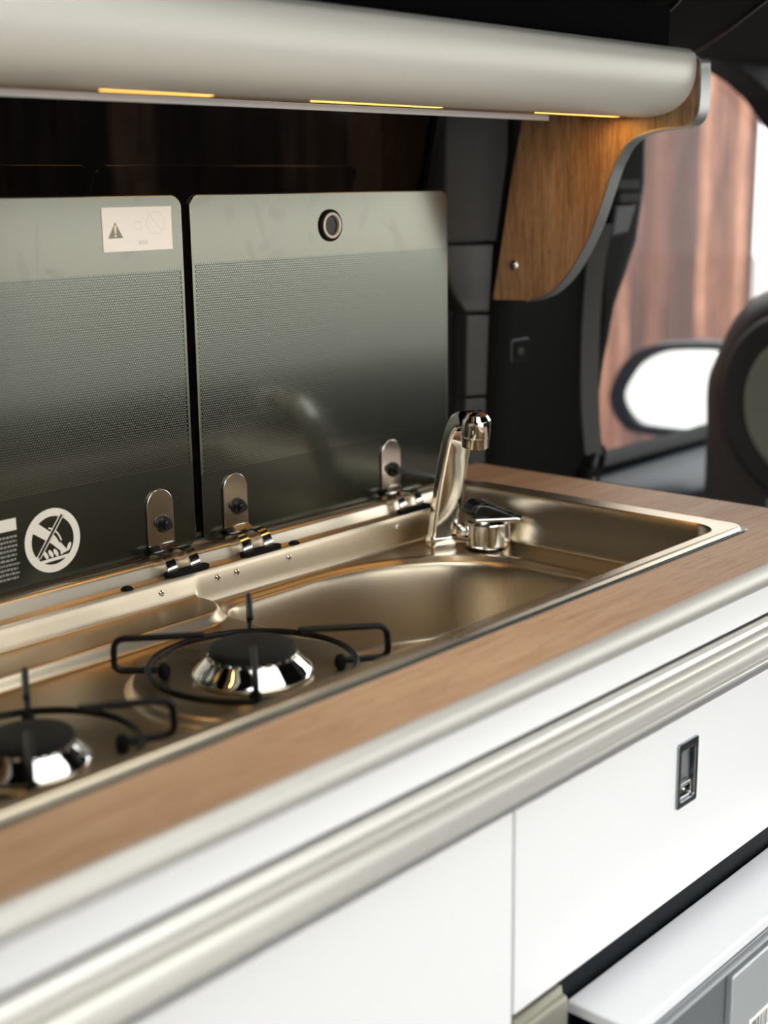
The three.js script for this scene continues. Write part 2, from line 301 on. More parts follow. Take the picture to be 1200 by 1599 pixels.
// ================================================================ KITCHEN BLOCK
{ // worktop: one slab with the cut-out for the hob and sink unit
  const s = new THREE.Shape([[-0.35, 0.0], [1.405, 0.0], [1.41, -0.006], [1.41, -0.53], [-0.35, -0.53]].map(p => new THREE.Vector2(p[0], -p[1])));
  const hole = roundRect(0.380, 1.292, 0.092, 0.508, 0.02); s.holes.push(new THREE.Path(hole.getPoints(8)));
  let g = new THREE.ExtrudeGeometry(s, { depth: 0.018, bevelEnabled: false }); g.rotateX(-Math.PI / 2);   // (x, y, z) -> (x, z, -y)
  g.translate(0, T - 0.018, 0); g = metreUV(creased(g, 0.5), 'x');
  const wt = thing('worktop', 'oak-look wooden worktop framing the steel hob and sink unit', 'worktop');
  part('slab', g, M.worktop, wt);
  part('front_edge', alongX(smoothPts([[0.0, 0.9008], [0.004, 0.9003], [0.0085, 0.8965], [0.0105, 0.8905], [0.0095, 0.8845], [0.005, 0.880], [0.0, 0.879]], 20), -0.35, 1.41, 0.9), M.edgeAlu, wt, 'rounded satin aluminium edge strip');
  part('end_edge', box(1.41, 1.4125, T - 0.018, T + 0.0005, -0.53, 0.0, 0.0008), M.rubber, wt);

  const unit = (name, label) => thing(name, label, 'cabinet');
  const lc = unit('base_cabinet', 'white base cabinet with a plain handleless door, under the hob');
  part('carcass', [box(-0.34, 0.775, 0.02, 0.70, -0.5, -0.03, 0), box(-0.34, 0.775, 0.75, 0.79, -0.06, -0.03, 0)], M.white, lc);
  part('door', box(-0.34, 0.785, 0.10, 0.7885, -0.018, 0.0, 0.0015), M.white, lc);
  part('plinth', box(-0.34, 0.785, 0.0, 0.09, -0.08, -0.05, 0), M.aluSoft, lc);
  const rc = unit('base_cabinet', 'white base cabinet with a flush metal latch above the grey fridge drawer');
  part('carcass', [box(0.797, 0.815, 0.02, 0.70, -0.5, -0.03, 0), box(1.38, 1.395, 0.02, 0.87, -0.5, -0.03, 0), box(0.815, 1.38, 0.02, 0.60, -0.5, -0.46, 0), box(0.797, 1.395, 0.66, 0.70, -0.46, -0.03, 0)], M.white, rc);
  const hx0 = 1.0325, hx1 = 1.0685, hy0 = 0.699, hy1 = 0.7635;
  { // flap with a cut-out that takes the latch
    const sh = roundRect(0.7875, 1.395, 0.61, 0.7885, 0.001); sh.holes.push(new THREE.Path(roundRect(hx0 + 0.003, hx1 - 0.003, hy0 + 0.003, hy1 - 0.003, 0.003).getPoints(6)));
    const fl = part('flap', alongZ(sh, -0.018, 0.0, 0.0008, 0.2), M.white, rc);
    const fr = roundRect(hx0, hx1, hy0, hy1, 0.003); fr.holes.push(new THREE.Path(roundRect(hx0 + 0.0055, hx1 - 0.0055, hy0 + 0.006, hy1 - 0.0085, 0.003).getPoints(6)));
    part('latch_frame', alongZ(fr, -0.004, 0.0022, 0.0008, 0.2), M.darkChrome, fl, 'dark chrome frame of the flush latch');
    part('latch_cup', box(hx0 + 0.004, hx1 - 0.004, hy0 + 0.004, hy1 - 0.005, -0.0165, -0.0135, 0.001), M.cup, fl);
    part('latch_tongue', [alongX([[-0.014, hy0 + 0.009], [-0.003, hy0 + 0.013], [-0.002, hy0 + 0.017], [-0.006, hy0 + 0.022], [-0.014, hy0 + 0.024]], hx0 + 0.0065, hx1 - 0.0065, 0.3), alongZ((() => { const a = roundRect(hx0 + 0.0062, hx1 - 0.0062, hy0 + 0.0065, hy0 + 0.022, 0.003); a.holes.push(new THREE.Path(roundRect(hx0 + 0.0085, hx1 - 0.0085, hy0 + 0.009, hy0 + 0.0195, 0.002).getPoints(5))); return a; })(), -0.005, 0.0, 0.0005, 0.4)], M.chrome, fl, 'bright chrome latch tongue');
  }
  const fa = thing('fascia', 'white fascia strip between worktop edge and aluminium rail', 'panel');
  part('strip', box(-0.34, 1.40, 0.8499, 0.8788, -0.018, 0.0015, 0.001), M.white, fa);
  const ra = thing('table_rail', 'grooved aluminium rail running above the cabinet doors', 'rail');
  const prof = [[-0.018, 0.8455], [0.003, 0.8455], [0.0035, 0.8485], [0.0075, 0.8495], [0.011, 0.8478], [0.0128, 0.8445], [0.0125, 0.840], [0.010, 0.8372], [0.004, 0.8365], [0.003, 0.835], [0.003, 0.8295], [0.004, 0.828], [0.009, 0.8272], [0.0125, 0.8245], [0.0138, 0.820], [0.0138, 0.8155], [0.0128, 0.815], [0.0128, 0.8138], [0.0138, 0.8132], [0.0138, 0.8105], [0.0128, 0.810], [0.0128, 0.8088], [0.0136, 0.808], [0.0132, 0.8055], [0.011, 0.8035], [-0.002, 0.803], [-0.018, 0.803]];
  part('profile', alongX(prof, -0.34, 1.40, 0.55), M.alu, ra);

  const lr = thing('trim_bar', 'short brushed metal bar beside the fridge drawer, under the white flap', 'bar');
  part('bar', alongX([[-0.02, 0.50], [0.004, 0.50], [0.006, 0.592], [0.004, 0.596], [0.0, 0.597], [-0.001, 0.604], [-0.02, 0.604]], 0.7885, 0.856, 0.5), M.olive, lr);
}
{ // fridge drawer, pulled out a little
  const f = thing('fridge_drawer', 'grey fridge drawer with white top, pulled out below the white flap', 'fridge');
  const x0 = 0.868, x1 = 1.375, zf = 0.0625;
  part('top', box(x0, x1, 0.571, 0.583, -0.004, zf, 0.0025), M.whiteGloss, f, 'white top panel');
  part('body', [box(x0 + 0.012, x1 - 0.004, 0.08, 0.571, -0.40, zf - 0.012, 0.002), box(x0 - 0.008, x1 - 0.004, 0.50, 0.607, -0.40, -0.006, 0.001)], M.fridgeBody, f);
  const fr = roundRect(x0 + 0.004, x1 - 0.002, 0.12, 0.5705, 0.003); fr.holes.push(new THREE.Path(roundRect(x0 + 0.03, x1 - 0.03, 0.16, 0.562, 0.003).getPoints(5)));
  part('front_frame', alongZ(fr, zf - 0.012, zf + 0.001, 0.0012, 0.2), M.fridgeGrey, f);
  const rg = roundRect(x0 + 0.028, x1 - 0.028, 0.158, 0.564, 0.003); rg.holes.push(new THREE.Path(roundRect(x0 + 0.0305, x1 - 0.0305, 0.1605, 0.5612, 0.003).getPoints(5)));
  part('ridge', alongZ(rg, zf - 0.006, zf + 0.003, 0.0006, 0.2), M.fridgeLight, f);
  part('front_panel', box(x0 + 0.028, x1 - 0.028, 0.158, 0.563, zf - 0.010, zf - 0.004, 0.001), M.fridgeDark, f);
  const pl = part('control_plate', box(1.033, x1 - 0.06, 0.30, 0.5545, zf - 0.005, zf + 0.004, 0.003), M.fridgeLight, f);
  const c = document.createElement('canvas'); c.width = 256; c.height = 128; const g = c.getContext('2d');
  g.fillStyle = '#f2f2ee'; g.fillRect(0, 0, 256, 128); g.fillStyle = '#222';
  for (let x = 24, k = 0; x < 232; k++) { const w = 3 + Math.floor(rnd() * 3) * 3; if (k % 2 === 0) g.fillRect(x, 20, w, 70); x += w; }
  const t = new THREE.CanvasTexture(c); t.colorSpace = THREE.SRGBColorSpace;
  const lab = new THREE.BoxGeometry(0.06, 0.03, 0.0006).translate(1.098, 0.478, zf + 0.0045);
  part('barcode_label', lab, std({ map: t, roughness: 0.5 }), pl, 'small white label with black bars');
}

// ================================================================ HOB AND SINK UNIT
const B1 = [0.745, -0.250], B2 = [0.512, -0.236];
const unit = thing('hob_sink_unit', 'stainless steel hob and sink unit with two upright dark glass lids', 'hob');
{
  const ss = (a, b, x) => { const t = Math.max(0, Math.min(1, (x - a) / (b - a))); return t * t * (3 - 2 * t); };
  const rr = (x, z, x0, x1, z0, z1, r) => { // signed distance, negative inside
    const qx = Math.abs(x - (x0 + x1) / 2) - (x1 - x0) / 2 + r, qz = Math.abs(z - (z0 + z1) / 2) - (z1 - z0) / 2 + r;
    return Math.min(Math.max(qx, qz), 0) + Math.hypot(Math.max(qx, 0), Math.max(qz, 0)) - r;
  };
  const smax = (a, b, k) => { const h = Math.max(k - Math.abs(a - b), 0) / k; return Math.max(a, b) + h * h * k * 0.25; };
  const X0 = 0.366, X1 = 1.305, Z0 = -0.508, Z1 = -0.078;
  const height = (x, z) => {
    // pressed rim with a soft rolled outer edge
    const out = -rr(x, z, X0, X1, Z0 - 0.03, Z1, 0.018);
    let rim = T + 0.0005 + 0.0055 * ss(0, 0.0045, out);
    const back = ss(-0.436, -0.450, z); // the ledge behind the rear wall lies lower
    rim = rim * (1 - back) + 0.8815 * back;
    const d = -rr(x, z, X0 + 0.018, 1.2745, -0.4615, -0.0935, 0.03);
    const wallW = 0.008 + 0.012 * ss(1.2, 1.27, x);
    let floor = 0.8465;
    floor += 0.012 * ss(0.0055, -0.0055, rr(x, z, 0.2, 0.860, -0.60, -0.397, 0.04));            // raised strip behind the burners
    for (const [b, r] of [[B1, 0.106], [B2, 0.094]]) floor += 0.0075 * ss(r + 0.004, r - 0.004, Math.hypot(x - b[0], z - b[1]));
    // bowl
    let sb = rr(x, z, 0.8665, 1.205, -0.440, -0.108, 0.035);
    const ax = 0.62, az = -0.785; sb = smax(sb, (x - 1.135) * ax + (z + 0.405) * az, 0.05);
    floor += 0.0035 * ss(0.0, 0.05, x - 1.205);
    floor = floor - 0.006 * ss(0.012, 0.0, sb) - 0.085 * ss(0.002, -0.017, sb) - 0.024 * Math.pow(ss(-0.008, -0.07, sb), 0.8) - 0.006 * ss(-0.06, -0.15, sb);
    // crease at the foot of the wall
    const k = ss(0, wallW, d);
    return rim + (floor - rim) * k;
  };
  const nx = 640, nz = 300, pos = [], uv = [], idx = [];
  for (let j = 0; j <= nz; j++) for (let i = 0; i <= nx; i++) {
    const x = X0 + (X1 - X0) * i / nx, z = Z0 + (Z1 - Z0) * j / nz;
    pos.push(x, height(x, z), z); uv.push(x, z);
  }
  for (let j = 0; j < nz; j++) for (let i = 0; i < nx; i++) { const a = j * (nx + 1) + i, b = a + nx + 1; idx.push(a, b, a + 1, b, b + 1, a + 1); }
  const g = new THREE.BufferGeometry(); g.setAttribute('position', new THREE.Float32BufferAttribute(pos, 3)); g.setAttribute('uv', new THREE.Float32BufferAttribute(uv, 2)); g.setIndex(idx); g.computeVertexNormals();
  part('tray', g, M.steel, unit, 'satin steel tray with pressed bowl and burner wells');
  // rim seal lying on the wood
  const sl = roundRect(X0 - 0.002, X1 + 0.0018, 0.0762, 0.510, 0.019); sl.holes.push(new THREE.Path(roundRect(X0 + 0.01, X1 - 0.01, 0.088, 0.5, 0.014).getPoints(8)));
  let sg = new THREE.ExtrudeGeometry(sl, { depth: 0.002, bevelEnabled: false }).rotateX(-Math.PI / 2); sg.translate(0, T, 0);
  part('rim_seal', metreUV(creased(sg, 0.4)), M.teal, unit, 'dark sealing strip under the rim');
  // rounded bar the lids are hinged on
  const bp = [[-0.499, 0.8805], [-0.499, 0.8935], [-0.4982, 0.8955], [-0.4965, 0.8962], [-0.4865, 0.8966]];
  for (let k = 1; k <= 10; k++) { const a = THREE.MathUtils.degToRad(88 - 66 * k / 10); bp.push([-0.4866 + 0.0075 * Math.cos(a), 0.8891 + 0.0075 * Math.sin(a)]); }
  bp.push([-0.4758, 0.8822], [-0.4745, 0.8805]);
  part('hinge_bar', alongX(bp, X0 + 0.006, 1.268, 0.5), M.bar, unit);
  // little screws in the rear wall and rubber buffers on the ledge
  for (const x of [0.813, 0.887, 0.9135, 0.989, 1.167, 0.56]) {
    const s = lathe([[0, 0.0026], [0.0022, 0.0022], [0.0034, 0.001], [0.0036, 0]], 16).rotateX(Math.PI / 2);
    const m = part('screw', s, M.chrome, unit); m.position.set(x, 0.870, -0.4585);
  }
  for (const [x, z] of [[0.776, -0.4635], [1.003, -0.4635], [1.262, -0.4635]]) {
    const m = part('rubber_buffer', lathe([[0, 0.0034], [0.004, 0.003], [0.0062, 0.001], [0.0064, 0]], 20), M.rubber, unit); m.position.set(x, 0.8818, z);
  }

  // burners
  const burner = (c, k) => {
    const b = new THREE.Group(); b.name = 'burner'; b.position.set(c[0], 0.853, c[1]); b.scale.setScalar(k); unit.add(b);
    part('crown', lathe([[0, 0], [0.048, 0.0], [0.0515, 0.0022], [0.0522, 0.0048], [0.0505, 0.0072], [0.0465, 0.0108], [0.0425, 0.0148], [0.0395, 0.0182], [0.0375, 0.0188], [0.036, 0.0205], [0.0, 0.0205]], 72, 0.5), M.chrome, b, 'polished chrome burner crown');
    const teeth = []; for (let i = 0; i < 26; i++) { const a = i / 26 * Math.PI * 2, t = new THREE.BoxGeometry(0.004, 0.004, 0.0045).translate(0.0362, 0.0195, 0).rotateY(a); teeth.push(t); }
    const tm = part('flame_ports', teeth, M.chrome, b); tm.userData.kind = 'stuff';
    part('cap', lathe([[0, 0.0285], [0.02, 0.0283], [0.034, 0.0275], [0.0375, 0.0262], [0.0385, 0.0235], [0.0378, 0.0205], [0.0, 0.0205]], 56, 0.4), M.burnerCap, b, 'matt black burner cap');
  };
  burner(B1, 1); burner(B2, 0.86);
}

// glass lids
function lidTexture(left) {
  const W = 1624, H = 1424, c = document.createElement('canvas'); c.width = W; c.height = H; const g = c.getContext('2d');
  const r = document.createElement('canvas'); r.width = W; r.height = H; const q = r.getContext('2d');
  const y = v => (1 - (v - 0.9) / 0.356) * H, x = u => u / 0.406 * W;
  g.fillStyle = '#75756a'; g.fillRect(0, 0, W, H); q.fillStyle = 'rgb(0,52,242)'; q.fillRect(0, 0, W, H);
  const yt = y(left ? 1.183 : 1.188), yb = y(left ? 0.985 : 0.97), m = x(0.004);
  g.fillStyle = '#474a45'; g.fillRect(m, yt, W - 2 * m, H - yt); q.fillStyle = 'rgb(0,24,242)'; q.fillRect(m, yt, W - 2 * m, H - yt);
  const p = 11.2; // dot pitch 2.8 mm
  g.fillStyle = '#7b7d73'; q.fillStyle = 'rgb(0,52,242)';
  for (let j = 0, yy = yt + 4; yy < yb; j++, yy += p * 0.866) for (let xx = m + 5 + (j % 2) * p / 2; xx < W - m - 3; xx += p) {
    g.beginPath(); g.arc(xx, yy, 4.3, 0, 7); g.fill(); q.beginPath(); q.arc(xx, yy, 4.3, 0, 7); q.fill();
  }
  g.fillStyle = '#565952'; g.fillRect(0, yb, W, H - yb); q.fillStyle = 'rgb(0,50,242)'; q.fillRect(0, yb, W, H - yb);
  // wiped smudges in the plain top band
  for (let k = 0; k < 26; k++) { g.globalAlpha = 0.05; g.fillStyle = k % 2 ? '#33352f' : '#6d6f64'; g.beginPath(); g.ellipse(rnd() * W, rnd() * yt, 20 + rnd() * 110, 8 + rnd() * 26, rnd() * 3, 0, 7); g.fill(); g.globalAlpha = 1; }
  if (left) { // printed no-cutting sign, caption bar and small print
    const sign = (g, fg, mid, bg) => {
    let n = 7; const dice = () => { n = (n * 1664525 + 1013904223) >>> 0; return n / 4294967296; };
    const ox = u => x(u - 0.490);
    const cx = ox(0.7195), cy = y(0.937), R = x(0.0315);
    g.strokeStyle = g.fillStyle = fg; g.lineWidth = R * 0.24; g.beginPath(); g.arc(cx, cy, R * 0.87, 0, 7); g.stroke();
    g.save(); g.translate(cx, cy); g.scale(R, R);
    g.beginPath(); g.moveTo(-0.72, -0.52); g.lineTo(-0.55, -0.66); g.lineTo(-0.1, -0.3); g.quadraticCurveTo(0.15, -0.1, 0.22, 0.12); g.lineTo(0.46, 0.36); g.quadraticCurveTo(0.3, 0.42, 0.2, 0.34); g.lineTo(-0.05, 0.1); g.lineTo(-0.72, -0.36); g.closePath(); g.fill();
    g.beginPath(); g.moveTo(0.24, 0.08); g.lineTo(0.52, 0.42); g.lineTo(0.24, 0.5); g.closePath(); g.fill();
    g.beginPath(); g.moveTo(-0.12, -0.40); g.quadraticCurveTo(0.2, -0.30, 0.3, 0.06); g.lineWidth = 0.05; g.stroke();
    for (const [a, b] of [[-0.28, 0.42], [-0.1, 0.40], [0.08, 0.40], [0.56, 0.3]]) { g.beginPath(); g.ellipse(a, b, 0.065, 0.14, a > 0.4 ? 0.5 : -0.5, 0, 7); g.fill(); }
    g.lineWidth = 0.10; g.beginPath(); g.moveTo(-0.6, 0.62); g.lineTo(0.72, 0.56); g.stroke();
    g.strokeStyle = bg; g.lineWidth = 0.13; g.beginPath(); g.moveTo(-0.52, 0.46); g.lineTo(0.40, -0.72); g.stroke();
    g.strokeStyle = fg; g.lineWidth = 0.035; for (const o of [-0.05, 0.05]) { g.beginPath(); g.moveTo(-0.54 + o, 0.46 + o * 0.6); g.lineTo(0.38 + o, -0.74 + o * 0.6); g.stroke(); }
    g.beginPath(); g.arc(-0.6, 0.5, 0.07, 0, 7); g.stroke();
    g.restore();
    g.fillStyle = fg; g.fillRect(ox(0.640), y(0.9665), x(0.041), x(0.0115));
    g.fillStyle = mid;
    for (let k = 0; k < 10; k++) { let xx = ox(0.640); const yy = y(0.9505) + k * x(0.0044), end = ox(0.682 - 0.004 * dice()); while (xx < end) { const w = x(0.0012 + 0.003 * dice()); g.fillRect(xx, yy + dice() * 1.5, Math.min(w, end - xx), x(0.0021)); xx += w + x(0.0009); } }
      };
    sign(g, '#e2ded2', '#8f8f86', '#565952'); sign(q, 'rgb(0,150,0)', 'rgb(0,150,60)', 'rgb(0,50,242)');
  }
  const a = new THREE.CanvasTexture(c); a.colorSpace = THREE.SRGBColorSpace; const b = new THREE.CanvasTexture(r);
  return phys({ map: a, roughnessMap: b, metalnessMap: b, roughness: 1.0, metalness: 1.0, ior: 1.5 });
}
function makeLid(x0, left) {
  const x1 = x0 + 0.406, z0 = -0.5055, z1 = -0.4995;
  const s = roundRect(x0, x1, 0.8965, 1.256, 0.013, 0.012);
  const g = alongZ(s, z0, z1, 0.0012, 0.2), p = g.attributes.position, uv = g.attributes.uv;
  for (let i = 0; i < p.count; i++) uv.setXY(i, (p.getX(i) - x0) / 0.406, (p.getY(i) - 0.9) / 0.356);
  const lid = part('glass_lid', g, lidTexture(left), unit, left ? 'upright dark glass lid with no-cutting sign and white sticker' : 'upright dark glass lid with round finger hole');
  part('back_coating', alongZ(roundRect(x0 + 0.002, x1 - 0.002, 0.899, 1.2535, 0.012, 0.011), z0 - 0.0012, z0 - 0.0002, 0.0003), M.backCoat, lid, 'black coating on the back of the lid');
  return lid;
}
const lidL = makeLid(0.490, true), lidR = makeLid(0.906, false);
function hinge(cx, lid) {
  const z = -0.4993;
  const s = new THREE.Shape(); const w = 0.017;
  s.moveTo(cx - w, 0.9055); s.lineTo(cx + w, 0.9055); s.lineTo(cx + w, 0.948); s.absarc(cx, 0.948, w, 0, Math.PI); s.closePath();
  const plate = alongZ(s, z, z + 0.0022, 0.0006, 0.2);
  const fold = alongX([[z, 0.9075], [z + 0.002, 0.9075], [z + 0.009, 0.9035], [z + 0.009, 0.9015], [z, 0.905]], cx - w, cx + w, 0.3);
  const geos = [plate, fold];
  for (const o of [-0.0115, 0.0185]) { // two straps curling over the bar
    const cl = []; const inner = [];
    for (let k = 0; k <= 12; k++) { const a = Math.PI * (0.80 - 0.86 * k / 12); cl.push([-0.4855 + 0.0185 * Math.cos(a), 0.8855 + 0.0180 * Math.sin(a)]); inner.unshift([-0.4855 + 0.0164 * Math.cos(a), 0.8855 + 0.0159 * Math.sin(a)]); }
    geos.push(alongX(cl.concat(inner), cx + o - 0.0062, cx + o + 0.0062, 0.6));
  }
  const h = part('hinge', geos, M.chromeWorn, lid, 'chromed hinge plate with two curled straps');
  const b = [lathe([[0, 0.0115], [0.0038, 0.0115], [0.0047, 0.0105], [0.0047, 0.0062], [0.0068, 0.0062], [0.0078, 0.005], [0.0078, 0.0022], [0.0092, 0.0018], [0.0095, 0]], 24, 0.4).rotateX(Math.PI / 2)];
  const bm = part('hinge_bolt', b, M.bolt, lid); bm.position.set(cx + 0.0025, 0.9285, z + 0.002);
  const seat = roundRect(-0.027, 0.027, -0.0055, 0.0055, 0.005); let sg = new THREE.ExtrudeGeometry(seat, { depth: 0.003, bevelEnabled: true, bevelSize: 0.0008, bevelThickness: 0.0008, bevelSegments: 2 }).rotateX(-Math.PI / 2);
  const sm = part('hinge_seat', creased(sg, 0.5), M.rubber, lid); sm.position.set(cx + 0.006, 0.882, -0.4668);
}
hinge(0.848, lidL); hinge(0.9505, lidR); hinge(1.2015, lidR); hinge(0.535, lidL);
{ // finger hole
  const t = [lathe([[0.0112, 0.0], [0.0112, 0.0042], [0.0125, 0.0048], [0.0140, 0.0042], [0.0142, 0]], 40, 0.6).rotateX(Math.PI / 2)];
  let m = part('hole_ring', t, M.aluSoft, lidR, 'grey ring of the finger hole'); m.position.set(1.107, 1.220, -0.4996);
  m = part('hole_collar', lathe([[0.0138, 0], [0.0138, 0.0028], [0.0158, 0.0034], [0.0174, 0.0022], [0.0176, 0]], 40, 0.6).rotateX(Math.PI / 2), M.rubber, lidR); m.position.set(1.107, 1.220, -0.4996);
  m = part('dark_hole_disc', lathe([[0, 0.0012], [0.0108, 0.0012], [0.0114, 0]], 40).rotateX(Math.PI / 2), M.bolt, lidR); m.position.set(1.107, 1.220, -0.4996);  // dark disc in place of an open hole onto the dark window
}
{ // white warning sticker
  const c = document.createElement('canvas'); c.width = 512; c.height = 256; const g = c.getContext('2d');
  g.fillStyle = '#fdfdf8'; g.fillRect(0, 0, 512, 256);
  g.fillStyle = '#8d8d80'; g.beginPath(); g.moveTo(92, 84); g.lineTo(146, 178); g.lineTo(38, 178); g.closePath(); g.fill();
  g.fillStyle = '#fbf8d8'; g.beginPath(); g.moveTo(84, 104); g.lineTo(100, 104); g.lineTo(97, 152); g.lineTo(87, 152); g.fill(); g.beginPath(); g.arc(92, 164, 7, 0, 7); g.fill();
  g.strokeStyle = '#ececea'; g.lineWidth = 5; g.beginPath(); g.arc(390, 96, 66, 0, 7); g.stroke(); g.strokeStyle = '#efefec'; g.strokeRect(230, 86, 50, 44); g.beginPath(); g.moveTo(345, 48); g.lineTo(436, 142); g.stroke();
  g.fillStyle = '#c9c9c2'; g.font = '34px sans-serif'; g.textAlign = 'center'; g.fillText('MAX', 292, 220);
  const t = new THREE.CanvasTexture(c); t.colorSpace = THREE.SRGBColorSpace;
  const b = new THREE.BoxGeometry(0.084, 0.0415, 0.0004).translate(0.8402, 1.2243, -0.4992);
  part('warning_sticker', b, std({ map: t, roughness: 0.55 }), lidL, 'white sticker with grey warning triangle');
}

// pan supports
function panSupport(c, k, turn, label) {
  const t = thing('pan_support', label, 'pan support', [c[0], 0.854, c[1]]);
  t.rotation.y = turn;
  const R = 0.0895 * k, y = 0.009, w = 0.0029;
  part('ring', new THREE.TorusGeometry(R, w, 10, 72).rotateX(Math.PI / 2).translate(0, y, 0), M.blackEnamel, t);
  for (let i = 0; i < 4; i++) {
    const a = i * Math.PI / 2;
    const g = wire([[R - 0.013, y - 0.001, 0], [R * 1.315, y, 0], [R * 1.30, y + 0.0285, 0], [R * 0.47, y + 0.0285, 0]], w, 0.009).rotateY(a);
    part('prong', g, M.blackEnamel, t);
    part('foot', new THREE.CapsuleGeometry(0.0052, 0.004, 6, 12).translate(R - 0.014, 0.0067, 0).rotateY(a), M.rubber, t);
  }
}
panSupport(B1, 1, Math.PI / 4 + 0.07, 'black wire pan support over the burner beside the sink bowl');
panSupport(B2, 0.9, Math.PI / 4 + 0.22, 'black wire pan support over the smaller burner away from the sink');

// ================================================================ TAP
{
  const t = thing('kitchen_tap', 'chrome fold-down tap with flat spout standing at the sink bowl', 'tap', [1.2, 0.8475, -0.4175]);
  // spout: flat bar swept in its own plane; local frame: s along d, y up, width across
  const ang = Math.atan2(-0.906, -0.42);   // rotation about y that turns +x onto d = (-0.42, 0.906)
  const spout = new THREE.Group(); spout.name = 'spout'; spout.rotation.y = ang; t.add(spout);
  const spine = new THREE.CatmullRomCurve3([[0, 0.001], [0.004, 0.02], [0.017, 0.065], [0.036, 0.118], [0.047, 0.142], [0.062, 0.158], [0.078, 0.163]].map(p => new THREE.Vector3(p[0], p[1], 0)));
  const N = 48, sec = [];  // rounded-rectangle section with its own normals, so that the flats stay flat
  for (let c = 0; c < 4; c++) for (let k = 0; k <= 5; k++) { const a = (c + k / 5) * Math.PI / 2; sec.push([c === 0 || c === 3 ? 1 : -1, c < 2 ? 1 : -1, Math.cos(a), Math.sin(a)]); }
  const K = sec.length, pos = [], nor = [], idx = [];
  for (let i = 0; i <= N; i++) {
    const u = i / N, p = spine.getPointAt(u), tg = spine.getTangentAt(u), n1 = new THREE.Vector3(tg.y, -tg.x, 0); // towards the outlet side
    const hw = 0.0172 - 0.002 * u, th = 0.0082 + 0.001 * u, r = 0.0042;
    for (const [sx, sy, cx, cy] of sec) {
      const q = sx * (th - r) + r * cx, w = sy * (hw - r) + r * cy;
      pos.push(p.x + n1.x * q, p.y + n1.y * q, w); nor.push(n1.x * cx, n1.y * cx, cy);
    }
  }
  for (let i = 0; i < N; i++) for (let k = 0; k < K; k++) { const a = i * K + k, b = i * K + (k + 1) % K; idx.push(a, a + K, b, b, a + K, b + K); }
  const g = new THREE.BufferGeometry(); g.setAttribute('position', new THREE.Float32BufferAttribute(pos, 3)); g.setAttribute('normal', new THREE.Float32BufferAttribute(nor, 3)); g.setIndex(idx);
  part('spout_arm', g, M.chrome, spout);
  // outlet head
  const head = lathe([[0, -0.0235], [0.0125, -0.0235], [0.0138, -0.0235], [0.0152, -0.0225], [0.0156, -0.012], [0.0156, -0.0108], [0.0160, -0.010], [0.0162, 0.003], [0.0152, 0.009], [0.0115, 0.0142], [0.006, 0.0165], [0, 0.017]], 40, 0.4).rotateZ(-0.14).translate(0.0895, 0.156, 0);
  part('outlet_head', head, M.chrome, spout);
  part('aerator', lathe([[0.0, -0.0245], [0.010, -0.0245], [0.012, -0.0238], [0.012, -0.0232], [0, -0.0232]], 32, 0.4).rotateZ(-0.14).translate(0.0895, 0.156, 0), M.darkChrome, spout);
  part('spout_foot', new RoundedBoxGeometry(0.021, 0.018, 0.0372, 4, 0.006).translate(0.0015, 0.007, 0), M.chrome, spout);
  // mixer body with lever
  const v = new THREE.Group(); v.name = 'mixer'; v.position.set(0.033, 0.002, 0.043); v.rotation.y = -0.55; t.add(v);
  part('mixer_body', lathe([[0, 0], [0.0275, 0], [0.0278, 0.0012], [0.0265, 0.002], [0.0265, 0.026], [0.0255, 0.0285], [0.020, 0.031], [0, 0.0325]], 56, 0.4), M.chrome, v);
  part('link', [new THREE.CylinderGeometry(0.0075, 0.0075, 0.034, 24).rotateZ(Math.PI / 2).rotateY(-0.75).translate(-0.032, 0.0095, -0.010), new THREE.SphereGeometry(0.0085, 24, 16).translate(-0.031, 0.0185, -0.004)], M.chrome, v);
  part('lever_plate', alongZ(polyShape([[-0.022, 0.0305], [0.030, 0.0275], [0.0345, 0.029], [0.0345, 0.0325], [0.030, 0.034], [-0.022, 0.036]]), -0.0185, 0.0185, 0.0015, 0.2), M.chrome, v);
  part('lever_cover', alongZ(polyShape(smoothPts([[-0.0235, 0.036], [0.0325, 0.0335], [0.0325, 0.0355], [0.016, 0.0435], [-0.002, 0.0515], [-0.014, 0.0535], [-0.022, 0.049]], 48, true)), -0.0175, 0.0175, 0.0035, 0.6), M.blackGloss, v, 'glossy black lever cover');
}

